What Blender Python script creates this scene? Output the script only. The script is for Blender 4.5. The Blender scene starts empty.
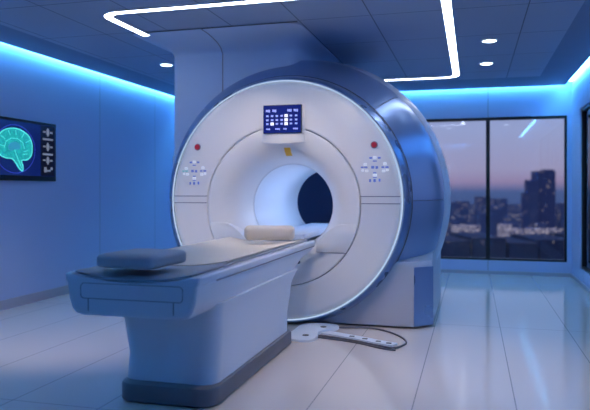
import bpy, bmesh, math, random
from mathutils import Vector, Matrix, noise
random.seed(7)
S = bpy.context.scene
COL = S.collection
PI = math.pi
H, F, TH = 1.25, 644.0, math.radians(15.4)
sT, cT = math.sin(TH), math.cos(TH)

# ------------------------------------------------------------------ materials
def mat(name, col, rough=.5, metal=0., emit=None, estr=0., bump=0., bscale=40., spec=None, coat=0.):
    m = bpy.data.materials.new(name); m.use_nodes = True
    nt = m.node_tree; b = nt.nodes['Principled BSDF']
    b.inputs['Base Color'].default_value = (*col, 1)
    b.inputs['Roughness'].default_value = rough
    b.inputs['Metallic'].default_value = metal
    if spec is not None: b.inputs['Specular IOR Level'].default_value = spec
    if coat: b.inputs['Coat Weight'].default_value = coat; b.inputs['Coat Roughness'].default_value = .1
    if emit:
        b.inputs['Emission Color'].default_value = (*emit, 1)
        b.inputs['Emission Strength'].default_value = estr
    # slight procedural variation of tone and optional bump
    tc = nt.nodes.new('ShaderNodeTexCoord')
    nz = nt.nodes.new('ShaderNodeTexNoise'); nz.inputs['Scale'].default_value = bscale
    nt.links.new(tc.outputs['Object'], nz.inputs['Vector'])
    mr = nt.nodes.new('ShaderNodeMapRange')
    mr.inputs['To Min'].default_value = max(0, rough-.04); mr.inputs['To Max'].default_value = min(1, rough+.04)
    nt.links.new(nz.outputs['Fac'], mr.inputs['Value']); nt.links.new(mr.outputs['Result'], b.inputs['Roughness'])
    if bump:
        bp = nt.nodes.new('ShaderNodeBump'); bp.inputs['Strength'].default_value = bump; bp.inputs['Distance'].default_value = .01
        nt.links.new(nz.outputs['Fac'], bp.inputs['Height']); nt.links.new(bp.outputs['Normal'], b.inputs['Normal'])
    return m

def math_node(nt, op, a, b=None):
    n = nt.nodes.new('ShaderNodeMath'); n.operation = op
    for i, v in enumerate((a, b)):
        if v is None: continue
        if isinstance(v, (int, float)): n.inputs[i].default_value = v
        else: nt.links.new(v, n.inputs[i])
    return n.outputs[0]

def seam_mat(name, col, seam, rough, lines, w, coat=0., spec=.5):
    """surface with thin joints: lines = list of (axis, pitch or None, offset)"""
    m = mat(name, col, rough, spec=spec, coat=coat, bscale=3.)
    nt = m.node_tree; b = nt.nodes['Principled BSDF']
    g = nt.nodes.new('ShaderNodeNewGeometry'); sp = nt.nodes.new('ShaderNodeSeparateXYZ')
    nt.links.new(g.outputs['Position'], sp.inputs[0])
    tot = None
    for ax, pitch, off in lines:
        v = math_node(nt, 'SUBTRACT', sp.outputs[ax], off)
        if pitch: v = math_node(nt, 'PINGPONG', v, pitch/2)
        v = math_node(nt, 'ABSOLUTE', v)
        v = math_node(nt, 'LESS_THAN', v, w/2)
        tot = v if tot is None else math_node(nt, 'MAXIMUM', tot, v)
    mx = nt.nodes.new('ShaderNodeMix'); mx.data_type = 'RGBA'
    mx.inputs['A'].default_value = (*col, 1); mx.inputs['B'].default_value = (*seam, 1)
    nt.links.new(tot, mx.inputs['Factor']); nt.links.new(mx.outputs['Result'], b.inputs['Base Color'])
    return m, nt, sp, mx

M = {}
M['white'] = mat('scanner_white', (.80, .79, .80), .32, bscale=2.)
M['bore'] = mat('bore_white', (.80, .82, .86), .3, bscale=2.)
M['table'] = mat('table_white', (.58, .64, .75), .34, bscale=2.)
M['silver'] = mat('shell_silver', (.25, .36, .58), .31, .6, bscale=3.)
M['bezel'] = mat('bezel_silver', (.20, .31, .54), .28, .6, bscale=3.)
M['lip'] = mat('rear_lip_paint', (.50, .55, .66), .3, bscale=2.)
M['ped'] = mat('pedestal_grey', (.40, .41, .49), .4, bscale=2.)
M['skirt'] = mat('skirt_grey', (.12, .125, .155), .45, bscale=8.)
M['seam'] = mat('seam_dark', (.10, .11, .15), .6)
M['seam_lt'] = mat('seam_grey', (.25, .26, .32), .6)
M['rubber'] = mat('black_rubber', (.02, .02, .025), .5)
M['sheet'] = mat('beige_linen', (.68, .61, .54), .85, bump=.25, bscale=90.)
M['pillow'] = mat('grey_cloth', (.40, .42, .48), .85, bump=.25, bscale=90.)
M['matt'] = mat('grey_vinyl', (.36, .38, .43), .55, bump=.1, bscale=60.)
M['cordm'] = mat('grey_cord', (.10, .10, .13), .5)
M['red'] = mat('red_plastic', (.55, .02, .05), .35)
M['yellow'] = mat('yellow_sticker', (.85, .48, .03), .5)
M['blackfr'] = mat('black_frame', (.008, .009, .014), .4)
M['door'] = mat('navy_door', (.015, .025, .09), .45, bscale=5.)
M['bulk'] = mat('bulkhead_paint', (.52, .62, .80), .5, bscale=2.)
M['trimw'] = mat('trim_white', (.7, .72, .76), .4)
M['navy'] = mat('screen_navy', (.004, .006, .05), .15, emit=(.006, .012, .13), estr=.75)
M['scr'] = mat('monitor_blue', (.004, .006, .04), .15, emit=(.003, .010, .085), estr=.8)
M['scrblk'] = mat('monitor_black', (.003, .004, .01), .2, emit=(.004, .006, .02), estr=.5)
M['ui'] = mat('ui_pale', (.3, .35, .7), .3, emit=(.20, .25, .62), estr=.55)
M['uiw'] = mat('ui_white', (.8, .8, .8), .3, emit=(.85, .88, 1), estr=.5)
M['uig'] = mat('ui_grey', (.3, .3, .3), .3, emit=(.22, .25, .33), estr=.35)
M['ringb'] = mat('scan_ring_blue', (.02, .02, .3), .3, emit=(.03, .06, .45), estr=.5)
M['btnb'] = mat('button_blue', (.12, .18, .48), .35, emit=(.10, .17, .5), estr=.35)
M['btnw'] = mat('button_white', (.85, .88, .95), .35, emit=(.8, .88, 1), estr=.35)
M['btng'] = mat('button_green', (.2, .5, .5), .35, emit=(.1, .4, .38), estr=.35)
def emis(name, col, s):
    m = bpy.data.materials.new(name); m.use_nodes = True
    nt = m.node_tree; nt.nodes.clear()
    o = nt.nodes.new('ShaderNodeOutputMaterial'); e = nt.nodes.new('ShaderNodeEmission')
    e.inputs[0].default_value = (*col, 1); e.inputs[1].default_value = s
    nt.links.new(e.outputs[0], o.inputs[0]); return m
COVE, LOOP, DOWN, RING, BORE = 24.5, 9., 8., .62, 9.
M['cove'] = emis('cove_led', (.13, .54, 1.), COVE)
M['loop'] = emis('loop_led', (.72, .80, 1.), LOOP)
M['down'] = emis('downlight_led', (.7, .85, 1.), DOWN)
M['ring'] = emis('ring_led', (.55, .72, 1.), RING)
M['borel'] = emis('bore_led', (.45, .62, 1.), BORE)

WALLC = (.42, .53, .78)
M['wall'], _, _, _ = seam_mat('wall_panels', WALLC, (.25, .32, .45), .5, [(1, None, 7.48), (1, None, 9.0), (1, None, 4.4), (1, None, 2.9)], .012)
M['wallb'], _, _, _ = seam_mat('wall_panels_back', WALLC, (.25, .32, .45), .5, [(0, None, .224)], .012)
M['floor'], nt, sp, mx = seam_mat('floor_tiles', (.59, .53, .51), (.26, .26, .29), .10,
        [(0, .576, .243), (1, 2.9, .35)], .006, spec=.95)
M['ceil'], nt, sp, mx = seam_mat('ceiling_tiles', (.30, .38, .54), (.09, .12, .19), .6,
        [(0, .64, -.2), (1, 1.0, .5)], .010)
# margin round the tiled field, its weaker lighting put into the colour
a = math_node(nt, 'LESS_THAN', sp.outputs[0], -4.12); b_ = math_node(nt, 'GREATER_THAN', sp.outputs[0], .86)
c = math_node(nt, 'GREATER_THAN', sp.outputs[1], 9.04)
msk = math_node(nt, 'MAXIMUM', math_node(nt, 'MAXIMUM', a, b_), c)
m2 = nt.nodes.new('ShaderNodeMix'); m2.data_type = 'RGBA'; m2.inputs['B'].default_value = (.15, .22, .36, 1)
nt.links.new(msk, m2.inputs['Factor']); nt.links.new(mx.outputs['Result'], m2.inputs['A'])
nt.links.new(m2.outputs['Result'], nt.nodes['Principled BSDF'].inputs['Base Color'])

def glass_mat():
    m = bpy.data.materials.new('window_glass'); m.use_nodes = True; nt = m.node_tree; nt.nodes.clear()
    o = nt.nodes.new('ShaderNodeOutputMaterial'); mix = nt.nodes.new('ShaderNodeMixShader')
    t = nt.nodes.new('ShaderNodeBsdfTransparent'); g = nt.nodes.new('ShaderNodeBsdfGlossy')
    t.inputs[0].default_value = (.93, .95, .98, 1); g.inputs['Roughness'].default_value = .02
    f = nt.nodes.new('ShaderNodeFresnel'); f.inputs[0].default_value = 1.5
    nt.links.new(f.outputs[0], mix.inputs[0]); nt.links.new(t.outputs[0], mix.inputs[1]); nt.links.new(g.outputs[0], mix.inputs[2])
    nt.links.new(mix.outputs[0], o.inputs[0]); return m
M['glass'] = glass_mat()

def brain_mat():
    m = mat('brain_scan', (.0, .1, .1), .3, emit=(0, .6, .6), estr=.6); nt = m.node_tree
    tc = nt.nodes.new('ShaderNodeTexCoord'); v = nt.nodes.new('ShaderNodeTexVoronoi'); v.feature = 'DISTANCE_TO_EDGE'
    v.inputs['Scale'].default_value = 24
    nz = nt.nodes.new('ShaderNodeTexNoise'); nz.inputs['Scale'].default_value = 14
    mxv = nt.nodes.new('ShaderNodeMix'); mxv.data_type = 'RGBA'; mxv.inputs['Factor'].default_value = .12
    nt.links.new(tc.outputs['Object'], nz.inputs['Vector'])
    nt.links.new(tc.outputs['Object'], mxv.inputs['A']); nt.links.new(nz.outputs['Color'], mxv.inputs['B'])
    nt.links.new(mxv.outputs['Result'], v.inputs['Vector'])
    r = nt.nodes.new('ShaderNodeValToRGB')
    r.color_ramp.elements[0].color = (.01, .25, .33, 1); r.color_ramp.elements[1].position = .16; r.color_ramp.elements[1].color = (.02, .52, .50, 1)
    nt.links.new(v.outputs['Distance'], r.inputs[0])
    nt.links.new(r.outputs[0], nt.nodes['Principled BSDF'].inputs['Emission Color']); return m
M['brain'] = brain_mat()
M['brainrim'] = mat('brain_rim', (.05, .4, .4), .3, emit=(.10, .75, .66), estr=.62)
M['braincore'] = mat('brain_core', (.05, .2, .3), .3, emit=(.03, .28, .42), estr=.6)

def city_mat(name, col, lit, thr, scale, s):
    m = mat(name, col, .9); nt = m.node_tree; b = nt.nodes['Principled BSDF']
    tc = nt.nodes.new('ShaderNodeTexCoord'); mp = nt.nodes.new('ShaderNodeMapping'); mp.inputs['Scale'].default_value = (scale, scale, scale)
    w = nt.nodes.new('ShaderNodeTexWhiteNoise')
    sn = nt.nodes.new('ShaderNodeVectorMath'); sn.operation = 'FLOOR'
    nt.links.new(tc.outputs['Object'], mp.inputs[0]); nt.links.new(mp.outputs[0], sn.inputs[0]); nt.links.new(sn.outputs[0], w.inputs['Vector'])
    g = math_node(nt, 'GREATER_THAN', w.outputs['Value'], thr)
    st = math_node(nt, 'MULTIPLY', g, s)
    b.inputs['Emission Color'].default_value = (*lit, 1)
    nt.links.new(st, b.inputs['Emission Strength']); return m
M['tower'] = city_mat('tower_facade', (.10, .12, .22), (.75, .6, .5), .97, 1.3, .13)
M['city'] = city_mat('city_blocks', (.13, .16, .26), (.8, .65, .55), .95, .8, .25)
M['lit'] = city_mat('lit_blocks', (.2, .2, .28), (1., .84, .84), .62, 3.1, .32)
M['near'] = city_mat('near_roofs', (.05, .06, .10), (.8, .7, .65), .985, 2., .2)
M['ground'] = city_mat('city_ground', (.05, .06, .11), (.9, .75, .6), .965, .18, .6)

# ------------------------------------------------------------------ mesh helpers
def add_box(bm, x0, x1, y0, y1, z0, z1, bev=0., seg=2):
    r = bmesh.ops.create_cube(bm, size=1)
    bmesh.ops.scale(bm, vec=(x1-x0, y1-y0, z1-z0), verts=r['verts'])
    bmesh.ops.translate(bm, vec=((x0+x1)/2, (y0+y1)/2, (z0+z1)/2), verts=r['verts'])
    if bev:
        es = list({e for v in r['verts'] for e in v.link_edges})
        bmesh.ops.bevel(bm, geom=es, offset=bev, segments=seg, affect='EDGES', profile=.5)
    return bm
def box(*a, **k): return add_box(bmesh.new(), *a, **k)
def add_loft(bm, rings, closed=True, cap=True):
    vs = [[bm.verts.new(p) for p in r] for r in rings]
    for A, B in zip(vs, vs[1:]):
        n = len(A)
        for i in range(n if closed else n-1):
            j = (i+1) % n
            try: bm.faces.new((A[i], A[j], B[j], B[i]))
            except ValueError: pass
    if cap and closed:
        bm.faces.new(list(reversed(vs[0]))); bm.faces.new(vs[-1])
    return bm
def loft(*a, **k): return add_loft(bmesh.new(), *a, **k)
def rrect(x0, x1, y0, y1, r, n=6, rs=None):
    """rounded rectangle outline, ccw; rs = radii (x1y0, x1y1, x0y1, x0y0)"""
    rs = rs or (r,)*4; P = []
    for (cx, cy, a0), q in zip(((x1, y0, -90), (x1, y1, 0), (x0, y1, 90), (x0, y0, 180)), rs):
        sx = -1 if cx == x1 else 1; sy = 1 if cy == y0 else -1
        for i in range(n+1):
            t = math.radians(a0 + 90*i/n)
            P.append((cx+sx*q+q*math.cos(t), cy+sy*q+q*math.sin(t)))
    return P
def circle_rings(prof, cx, a0=0, a1=2*PI, n=96, zmin=None):
    R = []
    full = abs(a1-a0-2*PI) < 1e-6
    for zc, r, y in prof:
        pts = []
        for i in range(n if full else n+1):
            t = a0+(a1-a0)*i/n
            z = zc+r*math.sin(t)
            if zmin is not None: z = max(z, zmin)
            pts.append((cx+r*math.cos(t), y, z))
        R.append(pts)
    return R, full
def add_tube(bm, pts, r, n=8, closed=False):
    pts = [Vector(p) for p in pts]; rings = []
    N = len(pts); up = Vector((0, 0, 1))
    for i, p in enumerate(pts):
        a = pts[(i-1) % N] if closed or i else p; b = pts[(i+1) % N] if closed or i < N-1 else p
        t = (b-a).normalized(); u = t.cross(up)
        if u.length < 1e-4: u = t.cross(Vector((0, 1, 0)))
        u.normalize(); v = u.cross(t)
        rings.append([p+r*(math.cos(2*PI*k/n)*u+math.sin(2*PI*k/n)*v) for k in range(n)])
    if closed: rings.append(rings[0])
    return add_loft(bm, rings, True, not closed)
def spline(P, n=8, closed=False):
    P = [Vector(p) for p in P]; out = []; N = len(P)
    for i in range(N if closed else N-1):
        g = lambda k: P[k % N] if closed else P[max(0, min(N-1, k))]
        p0, p1, p2, p3 = g(i-1), g(i), g(i+1), g(i+2)
        for k in range(n):
            t = k/n
            out.append(.5*((2*p1)+(p2-p0)*t+(2*p0-5*p1+4*p2-p3)*t*t+(3*p1-p0-3*p2+p3)*t**3))
    if not closed: out.append(P[-1])
    return out
def prism(outline, axis, a, b, bev=0.):
    """outline of 2D points extruded along axis (0: (y,z), 1: (x,z), 2: (x,y)) from a to b"""
    mk = (lambda p, t: (t, p[0], p[1]), lambda p, t: (p[0], t, p[1]), lambda p, t: (p[0], p[1], t))[axis]
    return loft([[mk(p, a) for p in outline], [mk(p, b) for p in outline]])
def soft_block(sx, sy, sz, p=3.2, n=14, amp=.006, seed=0, pz=None):
    """soft cushion: rounded super-box with gentle puckers, base at z=0"""
    bm = bmesh.new(); r = bmesh.ops.create_cube(bm, size=2)
    bmesh.ops.subdivide_edges(bm, edges=bm.edges[:], cuts=n, use_grid_fill=True)
    for v in bm.verts:
        x, y, z = v.co
        L = (abs(x)**p+abs(y)**p+abs(z)**p)**(1/p)
        q = Vector((x/L, y/L, z/L))
        w = 1+amp*14*noise.noise(Vector((q.x*1.6+seed, q.y*1.6, q.z*1.2)))
        edge = 1-.25*max(abs(q.x), abs(q.y))**8
        v.co = Vector((q.x*sx/2, q.y*sy/2, q.z*sz/2*edge*w+sz/2))
    mz = min(v.co.z for v in bm.verts)
    for v in bm.verts: v.co.z -= mz
    return bm

def origin(o):
    v = Vector((0, 0, 0))
    while o: v += o.location; o = o.parent
    return v
def build(name, bm, m, parent=None, smooth=True, sharp=40):
    bmesh.ops.remove_doubles(bm, verts=bm.verts[:], dist=1e-5)
    bmesh.ops.recalc_face_normals(bm, faces=bm.faces[:])
    if parent: bmesh.ops.translate(bm, vec=-origin(parent), verts=bm.verts[:])
    me = bpy.data.meshes.new(name); bm.to_mesh(me); bm.free()
    me.materials.append(M[m] if isinstance(m, str) else m)
    if smooth:
        me.shade_smooth()
        me.set_sharp_from_angle(angle=math.radians(sharp))
    o = bpy.data.objects.new(name, me); COL.objects.link(o)
    if parent: o.parent = parent
    return o
def tag(o, label, cat, group=None, kind=None):
    o['label'] = label; o['category'] = cat
    if group: o['group'] = group
    if kind: o['kind'] = kind
    return o
def thing(name, loc, label, cat, group=None):
    o = bpy.data.objects.new(name, None); o.empty_display_size = .1; COL.objects.link(o); o.location = loc
    return tag(o, label, cat, group)
def solo(name, bm, m, label, cat, group=None, **k):
    """a thing that is one mesh: its origin goes to the centre of its base"""
    xs = [v.co for v in bm.verts]
    c = Vector(((min(v.x for v in xs)+max(v.x for v in xs))/2, (min(v.y for v in xs)+max(v.y for v in xs))/2, min(v.z for v in xs)))
    bmesh.ops.translate(bm, vec=-c, verts=bm.verts[:])
    o = build(name, bm, m, **k); o.location = c
    return tag(o, label, cat, group)
def struct(name, bm, m, parent=None, **k):
    o = build(name, bm, m, parent, **k)
    if not parent: o['kind'] = 'structure'
    return o
def struct_empty(name, loc):
    o = bpy.data.objects.new(name, None); COL.objects.link(o); o.location = loc; o['kind'] = 'structure'; return o
def dup(o, loc, label):
    c = o.copy(); COL.objects.link(c); c.location = loc; c['label'] = label
    for ch in list(o.children):
        d = ch.copy(); COL.objects.link(d); d.parent = c
        for g in list(ch.children):
            e = g.copy(); COL.objects.link(e); e.parent = d
    return c

# ------------------------------------------------------------------ the room
XL, XR, YB, YF, ZC = -4.72, 1.38, 10.0, -1.9, 2.75
ZR = 2.93
struct('floor', box(XL-.15, XR+.15, YF-.15, YB+.15, -.12, 0), 'floor', smooth=False)
struct('wall_left', box(XL-.15, XL, YF-.15, YB+.15, 0, ZR), 'wall', smooth=False)
struct('wall_front', box(XL, XR, YF-.15, YF, 0, ZR), 'wallb', smooth=False)
WX0, WX1, WZ0, WZ1 = -.87, 1.318, .205, 2.33
bm = box(XL, WX0, YB, YB+.15, 0, ZR); add_box(bm, WX1, XR+.15, YB, YB+.15, 0, ZR)
add_box(bm, WX0, WX1, YB, YB+.15, 0, WZ0); add_box(bm, WX0, WX1, YB, YB+.15, WZ1, ZR)
struct('wall_back', bm, 'wallb', smooth=False)
VY0, VY1 = 5.2, 9.27
bm = box(XR, XR+.15, YF-.15, VY0, 0, ZR); add_box(bm, XR, XR+.15, VY1, YB, 0, ZR)
add_box(bm, XR, XR+.15, VY0, VY1, 0, WZ0); add_box(bm, XR, XR+.15, VY0, VY1, WZ1, ZR)
struct('wall_right', bm, 'wall', smooth=False)
# ceiling: a roof slab and a tiled raft that leaves a slot for the cove lights
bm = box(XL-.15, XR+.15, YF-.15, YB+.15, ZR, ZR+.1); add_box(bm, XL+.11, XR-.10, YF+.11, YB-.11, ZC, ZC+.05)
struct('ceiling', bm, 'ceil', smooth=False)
struct('baseboard_left', box(XL, XL+.015, YF, YB, 0, .10), 'ped', smooth=False)
struct('baseboard_back', box(XL+.015, XR-.015, YB-.015, YB, 0, .05), 'ped', smooth=False)
struct('baseboard_right', box(XR-.015, XR, YF, YB, 0, .05), 'ped', smooth=False)

def window(name, axis, p, a0, a1, mull, depth):
    """frame set in the wall opening with panes between the mullions; axis 0: along x, 1: along y"""
    q0, q1 = p+.02, p+.09
    B = (lambda s0, s1, z0, z1, d0=q0, d1=q1: (s0, s1, d0, d1, z0, z1)) if axis == 0 else (lambda s0, s1, z0, z1, d0=q0, d1=q1: (d0, d1, s0, s1, z0, z1))
    root = struct_empty(name, ((a0+a1)/2, p+.05, WZ0) if axis == 0 else (p+.05, (a0+a1)/2, WZ0))
    bm = box(*B(a0, a1, WZ0, WZ0+.03)); add_box(bm, *B(a0, a1, WZ1-.04, WZ1)); add_box(bm, *B(a0, a0+.03, WZ0+.03, WZ1-.04)); add_box(bm, *B(a1-.03, a1, WZ0+.03, WZ1-.04))
    struct('window_frame', bm, 'blackfr', root, smooth=False)
    xs = [a0+.03]+mull+[a1-.03]
    for m_ in mull: struct('mullion', box(*B(m_-.028, m_+.028, WZ0+.03, WZ1-.04)), 'blackfr', root, smooth=False)
    for i in range(len(xs)-1):
        s0 = xs[i]+(.028 if i else 0); s1 = xs[i+1]-(.028 if i < len(xs)-2 else 0)
        struct('glass_pane', box(*B(s0, s1, WZ0+.03, WZ1-.04, p+.05, p+.058)), 'glass', root, smooth=False)
window('window_1', 0, YB, WX0, WX1, [.224], .1)
window('window_2', 1, XR, VY0, VY1, [6.55, 7.9], .1)
# assumed door, added to make the view through the bore dark
d = struct_empty('added_door', (-2.35, YB-.02, 0))
struct('door_leaf', box(-3.05, -1.65, YB-.035, YB-.001, .02, 2.3, bev=.005), 'door', d)
bm = box(-3.13, -3.05, YB-.045, YB-.001, .0, 2.38); add_box(bm, -1.65, -1.57, YB-.045, YB-.001, 0, 2.38); add_box(bm, -3.05, -1.65, YB-.045, YB-.001, 2.3, 2.38)
struct('door_frame', bm, 'skirt', d, smooth=False)
bm = bmesh.new(); add_tube(bm, [(-1.76, YB-.035, 1.02), (-1.76, YB-.085, 1.02), (-1.9, YB-.085, 1.02)], .010)
struct('door_handle', bm, 'silver', d)

# bulkhead from the ceiling down behind the scanner face, flared at the top
rings = []
prof = [(1.56, 0)]+[(2.615+.125*math.sin(t), 1-math.cos(t)) for t in [i*PI/2/10 for i in range(11)]]+[(ZC-.0005, 1.0)]
for z, e in prof:
    o = rrect(-2.97-.18*e, -1.66+.17*e, 6.05-.52*e, 7.35, .11, rs=(.13, .02, .02, .05))
    rings.append([(x, y, z) for x, y in o])
bh = struct('ceiling_bulkhead', loft(rings), 'bulk')
struct('bulkhead_return', box(-2.97, -2.65, 6.05, 6.7, 1.10, 1.60), 'bulk', bh, smooth=False)
# its joints: ceiling line and the upright panel joint
bm = bmesh.new()
zz = lambda e: 2.615+.125*math.sqrt(max(0, 1-(1-e)**2))
pts = [(-2.42, 6.05-.52*e-.001, zz(e)) for e in [1-.1*i for i in range(11)]]+[(-2.42, 6.049, 2.3), (-2.42, 6.049, 1.9)]
add_tube(bm, pts, .006, 6)
struct('panel_joint', bm, 'seam_lt', bh)
bm = box(-3.13, -1.50, 5.518, 5.533, ZC-.006, ZC-.0005)
struct('ceiling_joint', bm, 'seam', bh, smooth=False)

# ------------------------------------------------------------------ lights of the room
def cove(name, label, x0, x1, y0, y1):
    o = solo(name, box(x0, x1, y0, y1, 2.80, 2.83), 'cove', label, 'led strip light', smooth=False); return o
cove('cove_light', 'blue led strip in the ceiling slot along the left wall with the monitor', XL+.015, XL+.06, .3, YB-.1)
cove('cove_light', 'blue led strip in the ceiling slot along the back wall over the wide window', XL+.1, XR-.1, YB-.06, YB-.015)
cove('cove_light', 'blue led strip in the ceiling slot along the right wall at photo edge', XR-.06, XR-.015, .3, YB-.1)

cove('cove_light', 'added unseen blue led strip in the ceiling slot along the near wall facing the scanner', -3.2, -.2, YF+.015, YF+.06)  # unseen short strip, added as blue fill for the table front
# white rectangular line light
def corner(cx, cy, r, a0, a1, n=8):
    return [(cx+r*math.cos(math.radians(a0+(a1-a0)*i/n)), cy+r*math.sin(math.radians(a0+(a1-a0)*i/n))) for i in range(n+1)]
def stroke(path, w):
    L, R_ = [], []
    for i, p in enumerate(path):
        a = Vector(path[max(0, i-1)]); b = Vector(path[min(len(path)-1, i+1)])
        t = (b-a).normalized(); n = Vector((-t.y, t.x))
        L.append(Vector(p)+n*w/2); R_.append(Vector(p)-n*w/2)
    return L, R_
r = .16
path = [(-3.03, 5.62)]+corner(-3.03+r, 4.82+r, r, 180, 270)+corner(-.2-r, 4.82+r, r, -90, 0)+corner(-.2-r, 8.75-r, r, 0, 90)+[(-1.6, 8.75)]
def strip(path, w, z0, z1):
    L, R_ = stroke(path, w); rings = []
    for a, b in zip(L, R_): rings.append([(a.x, a.y, z0), (b.x, b.y, z0), (b.x, b.y, z1), (a.x, a.y, z1)])
    return loft(rings)
t = thing('ceiling_line_light', (-1.6, 6.8, ZC), 'white glowing line light bent into a rounded rectangle on the ceiling', 'ceiling light')
build('diffuser', strip(path, .072, ZC-.012, ZC-.002), 'loop', t, smooth=False)
L, R_ = stroke(path, .082); L2, R2 = stroke(path, .074)
bm = bmesh.new()
for A, B in ((L, L2), (R_, R2)):
    add_loft(bm, [[(a.x, a.y, ZC-.014), (b.x, b.y, ZC-.014), (b.x, b.y, ZC-.0005), (a.x, a.y, ZC-.0005)] for a, b in zip(A, B)])
build('housing', bm, 'trimw', t, smooth=False)

def disc(cx, cy, z0, z1, r, n=32, r2=None):
    return loft([[(cx+(q)*math.cos(2*PI*i/n), cy+(q)*math.sin(2*PI*i/n), z) for i in range(n)] for z, q in ((z0, r), (z1, r2 or r))])
dl = thing('ceiling_downlight', (.165, 6.73, ZC-.012), 'round recessed downlight, nearer of the two beside the line light', 'downlight', 'recessed downlights')
build('lens', disc(.165, 6.73, ZC-.010, ZC-.003, .066), 'down', dl)
bm = bmesh.new(); pr = [(.066, ZC-.004), (.068, ZC-.012), (.082, ZC-.010), (.085, ZC-.0005)]
add_loft(bm, [[(.165+q*math.cos(2*PI*i/32), 6.73+q*math.sin(2*PI*i/32), z) for i in range(32)] for q, z in pr], cap=False)
build('trim_ring', bm, 'trimw', dl)
dup(dl, (.16, 7.93, ZC-.012), 'round recessed downlight, farther of the two beside the line light')
dup(dl, (-3.52, 7.0, ZC-.012), 'round recessed downlight left of the bulkhead above the left wall side')

# unseen spots, added to supply warm light on floor and scanner face
def spot(x, y, w, deg, aim, label):
    dup(dl, (x, y, ZC-.012), label)
    ld = bpy.data.lights.new('added_spot', 'SPOT'); ld.energy = w; ld.color = (1, .82, .71); ld.spot_size = math.radians(deg); ld.spot_blend = .7; ld.shadow_soft_size = .07
    lo = bpy.data.objects.new('added_spot', ld); COL.objects.link(lo); lo.location = (x, y, ZC-.02)
    lo.rotation_euler = (Vector(aim)-lo.location).to_track_quat('-Z', 'Y').to_euler()
spot(-.55, 4.3, 88, 78, (-.55, 4.4, 0), 'added unseen round recessed warm spotlight over the floor right of the patient table')
spot(-3.3, 4.05, 85, 72, (-3.4, 5.2, 0), 'added unseen round recessed warm spotlight over the floor left of the patient table')
spot(.75, 4.6, 16, 76, (.5, 4.5, 0), 'added unseen round recessed warm spotlight over the floor by the side window')
spot(-1.05, 4.2, 44, 64, (-1.5, 5.72, 1.0), 'added unseen round recessed warm spotlight tilted at the right half of the scanner face')
spot(-2.4, 4.2, 44, 64, (-1.9, 5.72, 1.0), 'added unseen round recessed warm spotlight tilted at the left half of the scanner face')
# ------------------------------------------------------------------ the scanner
CX, ZF, ZG, Y0 = -1.70, 1.155, 1.10, 5.72
sc = thing('mri_scanner', (CX, 6.7, 0), 'large white ring-shaped scanner with silver shell and glowing rim', 'mri scanner')
rg, _ = circle_rings([(ZF, 1.09, 5.76), (ZF, 1.098, 5.735), (ZF, 1.09, 5.722), (ZF, 1.05, 5.712), (1.13, .9, 5.703), (1.105, .76, 5.699), (ZG, .745, 5.700), (ZG, .741, 5.706), (ZG, .741, 5.75)], CX)
build('front_cover', loft(rg, cap=False), 'white', sc, sharp=60)
FUN = [(.733, 5.75), (.733, 5.706), (.729, 5.700), (.715, 5.699), (.67, 5.703), (.61, 5.718), (.56, 5.745), (.515, 5.79), (.478, 5.85), (.452, 5.92), (.43, 6.0), (.412, 6.07), (.407, 6.09), (.402, 6.094)]
rg, _ = circle_rings([(ZG, r_, y_) for r_, y_ in FUN], CX)
build('bore_funnel', loft(rg, cap=False), 'white', sc, sharp=60)
OUT = [(.745, 5.699), (.76, 5.699), (.90, 5.703), (1.05, 5.711), (1.12, 5.722)]
def surf_y(x, z):
    q = math.hypot(x-CX, z-ZG)
    if q > .741:
        q = math.hypot(x-CX, z-1.12)
        for (ra, ya), (rb, yb) in zip(OUT, OUT[1:]):
            if ra <= q <= rb: return ya+(yb-ya)*(q-ra)/(rb-ra)
        return 5.70
    for (ra, ya), (rb, yb) in zip(FUN[2:], FUN[3:]):
        if rb <= q <= ra: return ya+(yb-ya)*(ra-q)/(ra-rb)
    return 5.70
rg, _ = circle_rings([(ZG, .401, 6.094), (ZG, .40, 6.11), (ZG, .40, 6.8), (ZG, .40, 7.74), (ZG, .43, 7.79)], CX)
build('bore_liner', loft(rg, cap=False), 'bore', sc, sharp=60)
rg, _ = circle_rings([(ZG, .728, 5.752), (ZG, .746, 5.752), (ZG, .746, 5.758), (ZG, .728, 5.758), (ZG, .728, 5.752)], CX)
build('cover_joint', loft(rg, cap=False), 'seam', sc)
# bore lights: a slim strip high on the near right of the tunnel
bm = bmesh.new()
pts = [(ZG, .398), (ZG, .388)]
rings = []
for k in range(13):
    tt = math.radians(18+14*k/12)
    c_, s_ = math.cos(tt), math.sin(tt)
    rings.append([(CX+.3985*c_, 6.35, ZG+.3985*s_), (CX+.390*c_, 6.35, ZG+.390*s_), (CX+.390*c_, 7.55, ZG+.390*s_), (CX+.3985*c_, 7.55, ZG+.3985*s_)])
build('bore_light', loft(rings), 'borel', sc)
# glowing rim
rg = []
n = 128
for i in range(n+1):
    tt = 2*PI*i/n
    rg.append([(CX+(1.106+.007*math.cos(u))*math.cos(tt), 5.722+.007*math.sin(u), ZF+(1.106+.007*math.cos(u))*math.sin(tt)) for u in [2*PI*k/8 for k in range(8)]])
build('light_ring', loft(rg, cap=False), 'ring', sc)
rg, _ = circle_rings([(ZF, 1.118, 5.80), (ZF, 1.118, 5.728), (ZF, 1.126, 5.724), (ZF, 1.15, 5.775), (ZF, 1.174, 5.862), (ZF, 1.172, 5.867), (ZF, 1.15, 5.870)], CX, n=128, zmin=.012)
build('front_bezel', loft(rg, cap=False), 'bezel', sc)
rg, _ = circle_rings([(ZF, 1.15, 5.864), (ZF, 1.176, 5.865), (ZF, 1.184, 5.885), (ZF, 1.15, 5.890), (ZF, 1.15, 5.864)], CX, n=128, zmin=.013)
build('shell_joint', loft(rg, cap=False), 'seam', sc)
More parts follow.
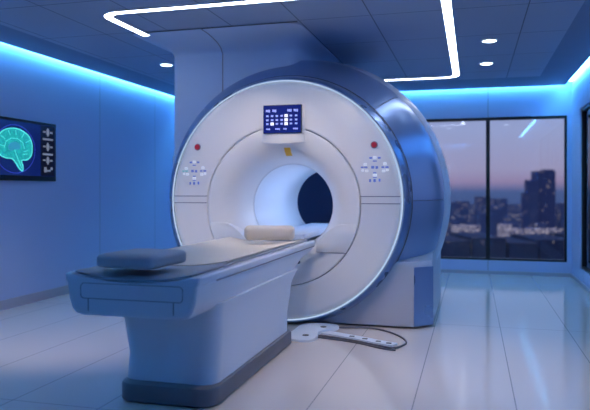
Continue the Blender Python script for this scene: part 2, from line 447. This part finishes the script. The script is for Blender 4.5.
SH = [(ZF, 1.15, 5.880), (ZF, 1.176, 5.884), (ZF, 1.183, 5.892)]
for i in range(1, 15):
    u = i/14
    SH.append((ZF, 1.183+.248*(1-(1-u)**2.7), 5.892+.70*u))
SH += [(ZF, 1.431, 6.604), (ZF, 1.405, 6.608)]
g = math.radians(.14)
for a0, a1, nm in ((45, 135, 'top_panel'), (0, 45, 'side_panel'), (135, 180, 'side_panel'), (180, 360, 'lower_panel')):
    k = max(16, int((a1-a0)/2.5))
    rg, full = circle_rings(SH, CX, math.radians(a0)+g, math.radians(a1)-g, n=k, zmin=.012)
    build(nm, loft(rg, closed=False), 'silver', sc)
rg, _ = circle_rings([(ZF, 1.405, 6.612), (ZF, 1.437, 6.614), (ZF, 1.455, 6.63), (ZF, 1.475, 6.67), (ZF, 1.485, 6.74), (ZF, 1.48, 6.9), (ZF, 1.475, 7.2), (ZF, 1.43, 7.5), (ZF, 1.30, 7.68), (1.14, 1.1, 7.77), (ZG, .7, 7.80), (ZG, .432, 7.79)], CX, n=128, zmin=.012)
build('rear_cover', loft(rg, cap=False), 'lip', sc)
# plinth
PX0, PX1 = CX-1.35, CX+1.35
rings = []
for z, yf, ins in ((.004, 5.90, .03), (.02, 5.90, .03), (.022, 5.85, 0), (.56, 5.85, 0), (.60, 5.875, .006), (.66, 6.15, .01), (.69, 6.5, .02)):
    rings.append([(x, y, z) for x, y in rrect(PX0+ins, PX1-ins, yf, 7.62-ins, .15, n=1, rs=(.16, .05, .05, .16))])
build('pedestal', loft(rings), 'ped', sc)
c1, c2 = (PX1-.16, 5.85), (PX1, 6.01)  # dark strip laid over the right chamfer of the pedestal
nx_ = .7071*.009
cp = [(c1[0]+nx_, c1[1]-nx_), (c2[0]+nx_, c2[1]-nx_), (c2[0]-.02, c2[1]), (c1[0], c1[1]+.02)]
t_ = build('chamfer_strip', prism(cp, 2, .024, .555), 'bezel', sc, smooth=False); t_['label'] = 'dark strip over the pedestal chamfer'
# joints drawn into the face
def face_bar(bm, x0, x1, z0, z1, n=12, pr=.003):
    top = []; rings = []
    for i in range(n+1):
        x = x0+(x1-x0)*i/n
        y0_, y1_ = surf_y(x, z0), surf_y(x, z1)
        rings.append([(x, y0_-pr, z0), (x, y1_-pr, z1), (x, y1_+.004, z1), (x, y0_+.004, z0)])
    return add_loft(bm, rings)
for z in (1.192, 1.128):
    q = math.sqrt(1.088**2-(z-ZF)**2); q2 = math.sqrt(.744**2-(z-ZG)**2)
    build('face_joint', face_bar(bmesh.new(), CX-q, CX-q2, z-.004, z+.004), 'seam_lt', sc, smooth=False)
    build('face_joint', face_bar(bmesh.new(), CX+q2, CX+q, z-.004, z+.004), 'seam_lt', sc, smooth=False)
build('face_joint', face_bar(bmesh.new(), CX+.36, CX+.60, .676, .684), 'seam_lt', sc, smooth=False)
# flat dock blocks that fill the funnel on both sides of the table
for sg in (1, -1):
    q = lambda z: math.sqrt(.731**2-(z-ZG)**2)
    ol = [(.33, .684), (q(.684), .684)]+[(q(z), z) for z in (.73, .78, .83, .88)]+[(q(.93), .93), (q(.94)-.01, .94), (.56, .94), (.52, .93), (.46, .895), (.40, .845), (.36, .80), (.33, .76)]
    rings = [[(CX+sg*(x*k+.5*(1-k)), y, z*k+.81*(1-k)) for x, z in ol] for y, k in ((5.703, 1), (5.697, .995), (5.695, .98))]
    rings = [[(CX+sg*x, 6.02, z) for x, z in ol]]+rings
    build('dock_block', loft(rings), 'white', sc, sharp=50)
# display and the hood that carries it
dx0, dx1, dz0, dz1 = -1.858, -1.505, 1.775, 2.025
rings = []
for x in [dx0-.025+(dx1-dx0+.05)*i/10 for i in range(11)]:
    e = abs((x-(dx0+dx1)/2)/((dx1-dx0)/2+.025))
    dp = .028*(1-e**6)+.004
    rings.append([(x, 5.76, 1.68+.012*e*e), (x, 5.70-dp*.9, 1.68+.012*e*e), (x, 5.70-dp, 1.70), (x, 5.70-dp*.75, 1.79), (x, 5.699-dp*.55, 2.04), (x, 5.76, 2.05)])
build('display_hood', loft(rings), 'white', sc)
yd = 5.672
rl = bpy.data.objects.new('display', None)
bz = build('display', box(dx0-.006, dx1+.006, yd-.012, yd+.02, dz0-.006, dz1+.006, bev=.004), 'blackfr', sc)
scn = build('screen', box(dx0, dx1, yd-.0145, yd-.010, dz0, dz1), 'navy', bz, smooth=False)
W_, H_ = dx1-dx0, dz1-dz0
def ui(u, v, w, h, m, nm='icon'):
    build(nm, box(dx0+W_*(u-w/2), dx0+W_*(u+w/2), yd-.0155, yd-.014, dz1-H_*(v+h/2), dz1-H_*(v-h/2)), m, bz, smooth=False)
bpy.data.objects.remove(rl)
def digits(u, v, w, h, m):
    """tiny row of unreadable characters, as blurred marks"""
    bm = bmesh.new(); k = 3
    for i in range(k):
        uu = u-w/2+w*(i+.5)/k
        add_box(bm, dx0+W_*(uu-w/k*.42), dx0+W_*(uu+w/k*.42), yd-.0155, yd-.014, dz1-H_*(v+h/2*(.8+.4*((i*7) % 3)/2)), dz1-H_*(v-h/2))
    build('icon', bm, m, bz, smooth=False)
digits(.115, .19, .12, .09, 'ui'); digits(.29, .19, .11, .09, 'ui'); digits(.70, .19, .12, .09, 'ui'); digits(.87, .19, .12, .09, 'ui')
for j, v in enumerate((.38, .53, .67)):
    for i, u in enumerate((.10, .23, .36, .49, .61, .74, .88)):
        big = (u == .61) or (i == 1 and j == 2)
        ui(u, v, .09 if big else .065, .11 if big else .065, 'uiw' if big else 'ui')
for u, w in ((.12, .11), (.38, .13), (.58, .09), (.86, .13)): digits(u, .86, w, .055, 'ui')
# yellow sticker under the hood
rings = []
for i in range(9):
    z = 1.572+.072*i/8; sh = -1.668+.006*i/8
    rings.append([(sh-.031, surf_y(sh-.031, z)-.004, z), (sh+.031, surf_y(sh+.031, z)-.004, z), (sh+.031, surf_y(sh+.031, z)+.003, z), (sh-.031, surf_y(sh-.031, z)+.003, z)])
bm = loft(rings)
st = build('warning_sticker', bm, 'yellow', sc, smooth=False); st['label'] = 'small yellow sticker'
# red stop buttons and the button clusters
def ydisc(cx, cz, y0, y1, r, n=24):
    return loft([[(cx+q*math.cos(2*PI*i/n), y, cz+q*math.sin(2*PI*i/n)) for i in range(n)] for y, q in ((y0, r), (y1+(y0-y1)*.3, r), (y1, r*.8))])
for x, z in ((-2.54, 1.661), (-.841, 1.652)):
    e = build('stop_button', ydisc(x, z, 5.712, 5.684, .026), 'red', sc); e['label'] = 'red round button'
    build('collar', ydisc(x, z, 5.712, 5.699, .032), 'seam_lt', e)
CL = [('w', 0, .087, .028, .02), ('b', -.036, .083, .026, .016), ('b', .04, .083, .026, .016), ('b', 0, .055, .036, .010),
      ('b', -.018, 0, .028, .024), ('b', .018, -.002, .024, .024), ('w', 0, -.070, .034, .02), ('b', 0, -.050, .03, .01), ('b', 0, -.092, .036, .008),
      ('b', -.042, -.118, .018, .026), ('b', -.002, -.118, .022, .026), ('b', .042, -.115, .018, .026),
      ('w', -.085, .026, .028, .022), ('g', -.112, .0, .026, .014), ('g', -.08, 0, .03, .014), ('w', -.108, -.028, .02, .018), ('w', -.072, -.032, .028, .02),
      ('w', .090, .030, .028, .022), ('b', .072, .0, .026, .014), ('b', .108, 0, .03, .014), ('w', .112, -.026, .02, .018), ('w', .078, -.034, .028, .02)]
for px, pz, lf in ((-2.571, 1.432, True), (-.835, 1.452, False)):
    p = build('control_panel', ydisc(px, pz, 5.706, 5.6985, .150, 40), 'white', sc)
    for kind, u, v, w, h in CL:
        m_ = {'w': 'btnw', 'b': 'btnb', 'g': 'btng' if lf else 'btnb'}[kind]
        build('button', box(px+u-w/2, px+u+w/2, 5.6955, 5.6995, pz+v-h/2, pz+v+h/2, bev=.0018, seg=1), m_, p, smooth=False)

# ------------------------------------------------------------------ patient table
TX, TZ, TY0, TY1 = -1.775, .792, 3.10, 5.692
tb = thing('patient_table', (TX, 4.4, 0), 'long white patient table on a column base running into the scanner bore', 'patient table')
def half_prof(k, zb, zt=TZ):
    """right half of the top's cross-section from the underside centre up to the inner edge; k shrinks it"""
    d = zt-zb
    return [(.0, zb), (.29*k, zb), (.335*k, zb+.010), (.362*k, zb+.035*d/.23), (.382*k, zb+.09*d/.23), (.390*k, zt-.062), (.392*k, zt-.05), (.399*k, zt-.046), (.405*k, zt-.03), (.405*k, zt-.008), (.398*k, zt), (.362*k, zt), (.345*k, zt-.006), (.25*k, zt-.026), (.12*k, zt-.038), (0, zt-.043)]
def full_prof(k, zb, y):
    hp = half_prof(k, zb)
    L = [(TX+x, y, z) for x, z in hp]+[(TX-x, y, z) for x, z in reversed(hp[1:-1])]
    return L
secs = [(TY0+.012, .965, .575), (TY0+.003, .985, .562), (TY0, .992, .56)]
secs = []
def cap_sec(ins, y):
    hp = half_prof(1, .56+ins)
    s = 1-ins/.4
    L = [(TX+x*s, y, min(z, TZ-ins*.6)) for x, z in hp]+[(TX-x*s, y, min(z, TZ-ins*.6)) for x, z in reversed(hp[1:-1])]
    return L
rings = [cap_sec(.022, TY0), cap_sec(.010, TY0+.004), cap_sec(.003, TY0+.012), full_prof(1, .56, TY0+.03), full_prof(1, .56, 4.0), full_prof(1, .56, 5.02), full_prof(1, .60, 5.2), full_prof(1, .645, 5.32), full_prof(1, .66, 5.5), full_prof(1, .68, TY1-.06), full_prof(.985, .685, TY1)]
build('table_top', loft(rings), 'table', tb, sharp=30)
# side rail joint
for s in (1, -1):
    bm = box(TX+s*.4005-.003, TX+s*.4005+.003, TY0+.25, TY1-.05, TZ-.05, TZ-.042)
    build('rail_joint', bm, 'seam_lt', tb, smooth=False)
# front panel outline of the top
bm = bmesh.new()
o = rrect(TX-.30, TX+.31, TZ-.135, TZ-.052, .02, n=4)
add_tube(bm, [(x, TY0-.0005, z) for x, z in o], .0024, 6, closed=True)
build('front_panel', bm, 'seam_lt', tb)
for jx in (-.255, .255): build('front_joint', box(TX+jx, TX+jx+.005, TY0-.003, TY0+.002, TZ-.205, TZ-.137), 'seam_lt', tb, smooth=False)
# column
BX = -1.745
rings = []
for z, hw, yf, yb in ((.10, .298, 3.47, 5.08), (.26, .298, 3.495, 5.08), (.40, .302, 3.46, 5.08), (.50, .308, 3.44, 5.10), (.56, .325, 3.41, 5.14), (.60, .335, 3.40, 5.2)):
    rings.append([(x, y, z) for x, y in rrect(TX+.03-hw, TX+.035+hw+.02*(z > .3), yf, yb, .10, n=8)])
build('column', loft(rings), 'table', tb)
rings = []
for z, ins in ((.002, .012), (.012, .0), (.095, .0), (.108, .006), (.112, .02)):
    rings.append([(x, y, z) for x, y in rrect(TX-.265+ins, TX+.36-ins, 3.39+ins, 5.12-ins, .11, n=8)])
build('base_skirt', loft(rings), 'skirt', tb)
# latch at the rear foot of the top and the narrow slide inside the tunnel
build('latch', box(TX+.33, TX+.372, 5.22, 5.27, .628, .652, bev=.006), 'seam', tb)
build('bore_slide', box(CX-.215, CX+.215, 5.70, 7.70, .79, .845, bev=.012), 'table', tb)

# mattress, sheet, pillow, bolster
def pad(x0, x1, y0, y1, zb, th, dip, nx=24, ny=60, rnd=.012, amp=.0, seed=0):
    """a thin pad that sags into the hollow of the top"""
    bm = bmesh.new(); T, B = [], []
    cx, hw = (x0+x1)/2, (x1-x0)/2
    zz = lambda x: -dip*(1-min(1, abs((x-TX)/.36))**2)
    for j in range(ny+1):
        y = y0+(y1-y0)*j/ny; rt, rb = [], []
        for i in range(nx+1):
            x = x0+(x1-x0)*i/nx
            d = min(x-x0, x1-x, y-y0, y1-y)
            e = min(1, d/rnd) if rnd else 1
            h = th*(.45+.55*math.sqrt(max(0, 1-(1-e)**2)))
            w = amp*noise.noise(Vector((x*5+seed, y*3.2, 0)))+amp*.4*noise.noise(Vector((x*14, y*9+seed, 3)))
            rt.append(bm.verts.new((x, y, zb+zz(x)+h+w*e))); rb.append(bm.verts.new((x, y, zb+zz(x))))
        T.append(rt); B.append(rb)
    for j in range(ny):
        for i in range(nx):
            bm.faces.new((T[j][i], T[j][i+1], T[j+1][i+1], T[j+1][i])); bm.faces.new((B[j][i], B[j+1][i], B[j+1][i+1], B[j][i+1]))
    for j in range(ny):
        bm.faces.new((T[j][0], T[j+1][0], B[j+1][0], B[j][0])); bm.faces.new((T[j][nx], B[j][nx], B[j+1][nx], T[j+1][nx]))
    for i in range(nx):
        bm.faces.new((T[0][i], B[0][i], B[0][i+1], T[0][i+1])); bm.faces.new((T[ny][i], T[ny][i+1], B[ny][i+1], B[ny][i]))
    return bm
ZP = TZ+.002
solo('mattress', pad(TX-.352, TX+.352, 3.125, 5.60, ZP, .024, .040), 'matt', 'thin dark grey mattress lying along the top of the patient table', 'mattress')
solo('bed_sheet', pad(TX-.358, TX+.345, 3.66, 5.52, ZP+.025, .010, .040, rnd=.02, amp=.004, seed=4), 'sheet', 'smooth beige sheet spread over the mattress up to the scanner', 'sheet')
bm = soft_block(.385, .44, .086, p=6, seed=2)
bmesh.ops.rotate(bm, cent=(0, 0, 0), matrix=Matrix.Rotation(math.radians(-3), 3, 'Z'), verts=bm.verts[:])
bmesh.ops.translate(bm, vec=(-1.825, 3.335, ZP+.018), verts=bm.verts[:])
solo('pillow', bm, 'pillow', 'flat grey foam pillow at the near end of the patient table', 'pillow')
# bolster: rolled cushion with flat-ish ends
rings = []
for i in range(25):
    u = i/24; x = -.21+.42*u
    e = min(1, .62+.38*math.sqrt(max(0, 1-(max(0, abs(x)-.17)/.04)**2)))
    rr = []
    for k in range(32):
        tt = 2*PI*k/32
        c_, s_ = math.cos(tt), math.sin(tt)
        q = 1/(abs(c_)**3+abs(s_)**3)**(1/3)
        w = 1+.02*noise.noise(Vector((x*9, c_, s_)))
        rr.append((x, .082*q*c_*e*w, .062+.062*q*s_*e*w))
    rings.append(rr)
bm = loft(rings)
bmesh.ops.rotate(bm, cent=(0, 0, 0), matrix=Matrix.Rotation(math.radians(13), 3, 'Z'), verts=bm.verts[:])
bmesh.ops.translate(bm, vec=(-1.655, 5.20, ZP+.032), verts=bm.verts[:])
solo('bolster', bm, 'sheet', 'beige rolled bolster cushion on the sheet near the bore', 'cushion')

# ------------------------------------------------------------------ wall monitor
MXW = XL
sy0, sy1, sz0, sz1 = 5.33, 6.48, 1.35, 2.01
mon = thing('wall_monitor', (XL+.03, (sy0+sy1)/2, sz0), 'flat wall monitor showing a cyan brain scan', 'monitor')
build('housing', box(XL+.001, XL+.055, sy0, sy1, sz0, sz1, bev=.006), 'blackfr', mon)
fx = XL+.055
sr = build('screen', box(fx-.001, fx+.001, sy0+.02, sy1-.025, sz0+.055, sz1-.03), 'scr', mon, smooth=False)
sr['label'] = 'blue lit scan picture'
by, bz_ = 5.787, 1.695
bm = bmesh.new()
add_tube(bm, [(fx+.001, by+  .315*math.cos(2*PI*i/64), bz_-.01+.255*math.sin(2*PI*i/64)) for i in range(64)], .004, 6, closed=True)
build('scan_ring', bm, 'ringb', mon)
k = .0116*1.02
def bpts(L): return spline([(0, by+(u-16)*.0160, bz_+(147-v)*.0106) for u, v in L], 6, closed=True)
def flat(L, d): return prism([(p.y, p.z) for p in L], 0, fx+.001, fx+d)
cere = [(-2, 147), (-1, 138.5), (3, 132), (9, 128.5), (16, 127.5), (23, 129.5), (29, 134), (32, 141), (32.3, 148), (31, 154), (27, 158), (23, 158.5), (21.5, 160), (23, 165), (22.5, 169.5), (19.5, 167.5), (16, 162), (12.5, 158), (7, 157.5), (2, 155.5), (-1, 152)]
cere = [(u*1.0+.2, v) for u, v in cere]
bl = bpts(cere)
br = build('brain_image', flat(bl, .003), 'brain', mon, smooth=False)
bm = bmesh.new(); add_tube(bm, [(fx+.003, p.y, p.z) for p in bl], .007, 6, closed=True)
build('brain_outline', bm, 'brainrim', br)
core = bpts([(9, 146), (11, 142.5), (15, 141), (19, 142), (21, 145), (19.5, 148), (15, 148.5), (12, 150), (9.5, 149)])
build('brain_core', flat(core, .0045), 'braincore', br)
bm = bmesh.new()
for L in ([(5, 148), (7, 141), (12, 137.5), (18, 137.5), (23, 141), (24.5, 147)], [(24, 150), (28, 148.5)], [(23, 153), (28, 152)], [(15, 149), (17, 155), (20, 162), (22, 167)], [(9, 130.5), (11, 135)], [(16, 129), (16.5, 134)], [(24, 131.5), (22, 136)], [(30, 138), (26, 140.5)], [(2, 136), (6, 139)], [(0, 145), (5, 146)]):
    add_tube(bm, [(fx+.0045, by+(u-16)*.0160, bz_+(147-v)*.0106) for u, v in L], .0035, 5)
build('brain_folds', bm, 'brainrim', br)
# dark column of thumbnails on the right
sd = build('side_bar', box(fx, fx+.002, 6.20, sy1-.03, sz0+.06, sz1-.035), 'scrblk', mon, smooth=False)
def thumb(zc, kind):
    bm = bmesh.new(); yc = 6.325
    if kind == 'cross':
        for (dy, dz, w, h) in ((0, 0, .05, .055), (0, 0, .026, .09), (-.06, .002, .05, .018), (.06, 0, .05, .02)): add_box(bm, fx+.001, fx+.0035, yc+dy-w/2, yc+dy+w/2, zc+dz-h/2, zc+dz+h/2, bev=.001, seg=1)
    elif kind == 'bar':
        for dy, w in ((-.055, .07), (.01, .06), (.065, .05)): add_box(bm, fx+.001, fx+.0035, yc+dy-w/2, yc+dy+w/2, zc-.011, zc+.011)
    else:
        add_box(bm, fx+.001, fx+.0035, yc-.065, yc-.02, zc-.03, zc+.03); add_box(bm, fx+.001, fx+.0035, yc-.021, yc+.05, zc-.02, zc+.0); add_box(bm, fx+.001, fx+.0035, yc+.049, yc+.085, zc-.001, zc+.03)
    build('thumbnail', bm, 'uig', sd, smooth=False)
for zc, kd in ((1.905, 'cross'), (1.825, 'bar'), (1.74, 'cross'), (1.655, 'bar'), (1.585, 'cross'), (1.48, 'icons')): thumb(zc, kd)

# ------------------------------------------------------------------ foot switch with its lead on the floor
fs = thing('foot_switch', (-1.4, 5.45, 0), 'white foot switch plate with a looped dark lead on the floor tiles', 'foot switch')
o = spline([(p[0]-.10, p[1]+.07, 0) for p in [(-1.41, 5.12), (-1.29, 5.04), (-1.18, 5.06), (-1.15, 5.18), (-1.17, 5.36), (-1.08, 5.50), (-1.06, 5.64), (-1.16, 5.72), (-1.30, 5.70), (-1.40, 5.60), (-1.41, 5.36)]], 6, closed=True)
cx_, cy_ = -1.36, 5.49
rings = [[(cx_+(p.x-cx_)*s, cy_+(p.y-cy_)*s, z) for p in o] for z, s in ((.001, 1), (.020, 1), (.028, .97), (.030, .93))]
build('plate', loft(rings), 'table', fs)
for x, y in ((-1.35, 5.24), (-1.28, 5.60)):
    build('pedal_recess', disc(x, y, .029, .0325, .028, 20), 'rubber', fs)
rings = []
pth = [(-1.29, 5.50), (-1.15, 5.45), (-.95, 5.36), (-.80, 5.28), (-.68, 5.22), (-.60, 5.19)]
L, R_ = stroke(pth, .10)
rings = [[(a.x, a.y, .001), (b.x, b.y, .001), (b.x, b.y, .014), (a.x, a.y, .014)] for a, b in zip(L, R_)]
st = build('cable_cover', loft(rings), 'table', fs, smooth=False)
for x, y in ((-.98, 5.37), (-.86, 5.31), (-.74, 5.25), (-.65, 5.21)):
    build('clip', box(x-.022, x+.022, y-.016, y+.016, .013, .019, bev=.003), 'skirt', st)
bm = bmesh.new()
add_tube(bm, spline([(-1.18, 5.70, .010), (-.96, 5.77, .008), (-.78, 5.72, .008), (-.62, 5.55, .008), (-.53, 5.36, .008), (-.53, 5.22, .008), (-.60, 5.09, .008), (-.72, 5.13, .008), (-.9, 5.23, .008), (-1.05, 5.29, .008), (-1.27, 5.34, .012)], 8), .008, 8)
build('cord', bm, 'cordm', fs)
bm = bmesh.new()
add_tube(bm, spline([(-.62, 5.09, .007), (-.58, 5.02, .007), (-.70, 5.06, .007), (-.88, 5.17, .007), (-1.03, 5.23, .007), (-1.27, 5.28, .012)], 8), .006, 8)
build('cord', bm, 'cordm', fs)

# ------------------------------------------------------------------ the city outside, seen far below
GZ = -30.
gr = struct('ground', box(-700, 900, 30, 1500, GZ-1, GZ), 'ground', smooth=False)
def at(px, py, zc):
    xc = (px-295)/F*zc
    return Vector((cT*xc-sT*zc, sT*xc+cT*zc, H-(py-190)/F*zc))
tw = thing('skyscraper', (*at(545, 190, 320).xy, GZ), 'tall dark stepped skyscraper rising above the hazy skyline', 'building')
def bldg(bm, pxa, pxb, top, zc, dep=None):
    a, b = at(pxa, 190, zc), at(pxb, 190, zc); z = at(0, top, zc).z
    w = (b-a).length; cen = (a+b)/2; dep = dep or w*.9
    u = Vector((cT, sT, 0)); v = Vector((-sT, cT, 0))
    P = [cen-u*w/2, cen+u*w/2, cen+u*w/2+v*dep, cen-u*w/2+v*dep]
    return add_loft(bm, [[(p.x, p.y, GZ) for p in P], [(p.x, p.y, z) for p in P]])
build('tower', bldg(bmesh.new(), 537, 555.5, 171, 320), 'tower', tw, smooth=False)
bm = bldg(bmesh.new(), 545, 554, 169.5, 324, 6); build('roof_block', bm, 'tower', tw, smooth=False)
build('wing', bldg(bmesh.new(), 527.5, 537, 180, 318), 'tower', tw, smooth=False)
build('low_wing', bldg(bmesh.new(), 522.5, 527.5, 193, 316), 'tower', tw, smooth=False)
G1 = 'hazy city blocks below the skyline'
L1 = 'low dark blue city block in the hazy distance outside the windows'
foot = [(*at(540, 190, 330).xy, 22)]
LIT = ((456, 480, 226, 210, 'low brightly lit building seen through the left window pane'),
        (503, 512, 225, 215, 'small lit building left of the skyscraper foot'), (514, 523, 229, 205, 'low lit hall just left of the skyscraper foot'),
        (530, 546, 229, 212, 'wide lit building at the skyscraper foot'), (554, 561, 229, 200, 'bright little building right of the skyscraper foot'),
        (600, 622, 226, 230, 'lit building far right beyond the side window'))
for pa, pb, top, zc, lb in LIT: foot.append((*at((pa+pb)/2, 190, zc+3).xy, (pb-pa)/F*zc*.6+2))
k = 0
while k < 60:
    k += 1
    px = random.uniform(380, 690); zc = random.choice((240, 300, 360, 480, 640, 820)); wd = random.uniform(8, 24)
    top = 190+{240: 31, 300: 25, 360: 20, 480: 13, 640: 9, 820: 6}[zc]*random.uniform(.92, 1.3)
    c = at(px+wd/2, 190, zc*(1+.45*wd/F)).xy; rad = wd/F*zc*.72
    if any((c-Vector(q[:2])).length < rad+q[2] for q in foot): continue
    foot.append((*c, rad))
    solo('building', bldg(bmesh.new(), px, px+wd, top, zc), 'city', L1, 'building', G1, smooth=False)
for i, (pa, pb, top, lb) in enumerate(((396, 438, 239, 'near dark flat roof seen past the scanner at the left of the window'), (440, 470, 241, 'near dark flat roof low in the left window pane'), (472, 506, 238, 'near dark flat roof behind the window mullion'),
        (509, 538, 243, 'near dark flat roof low in the right window pane'), (540, 580, 240, 'near dark flat roof below the skyscraper'), (584, 640, 238, 'near dark flat roof outside the side window'))):
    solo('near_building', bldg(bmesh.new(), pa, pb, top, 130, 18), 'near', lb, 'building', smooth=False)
for pa, pb, top, zc, lb in LIT:
    solo('lit_building', bldg(bmesh.new(), pa, pb, top, zc, 6), 'lit', lb, 'building', smooth=False)

# ------------------------------------------------------------------ dusk sky
w = bpy.data.worlds.new('dusk'); S.world = w; w.use_nodes = True; nt = w.node_tree
bg = nt.nodes['Background']; tc = nt.nodes.new('ShaderNodeTexCoord'); sp = nt.nodes.new('ShaderNodeSeparateXYZ')
nt.links.new(tc.outputs['Generated'], sp.inputs[0])
rp = nt.nodes.new('ShaderNodeValToRGB'); e = rp.color_ramp.elements
mr = nt.nodes.new('ShaderNodeMapRange'); mr.inputs['From Min'].default_value = -.05; mr.inputs['From Max'].default_value = .45
nt.links.new(sp.outputs[2], mr.inputs['Value']); nt.links.new(mr.outputs[0], rp.inputs[0])
e[0].position = 0; e[0].color = (.035, .06, .16, 1)
e[1].position = 1; e[1].color = (.10, .16, .42, 1)
for p, c_ in ((.095, (.05, .08, .19, 1)), (.125, (.22, .17, .28, 1)), (.16, (.25, .23, .35, 1)), (.28, (.24, .275, .44, 1)), (.55, (.17, .24, .46, 1))):
    q = rp.color_ramp.elements.new(p); q.color = c_
nt.links.new(rp.outputs[0], bg.inputs[0]); bg.inputs[1].default_value = 1.0

# ------------------------------------------------------------------ camera and view
cam = bpy.data.cameras.new('camera'); co = bpy.data.objects.new('camera', cam); COL.objects.link(co)
co.location = (0, 0, H); co.rotation_euler = (PI/2, 0, TH)
cam.sensor_width = 36; cam.lens = 36*F/590; cam.shift_y = -15/590; cam.clip_end = 3000
cam.dof.use_dof = True; cam.dof.focus_distance = 5.0; cam.dof.aperture_fstop = 1.4
S.camera = co
vs = S.view_settings; vs.view_transform = 'Standard'; vs.look = 'None'; vs.gamma = 1; vs.use_curve_mapping = False
vs.exposure = 0.6
S.cycles.use_denoising = True
S.cycles.max_bounces = 10; S.cycles.diffuse_bounces = 6; S.cycles.glossy_bounces = 5; S.cycles.sample_clamp_indirect = 8
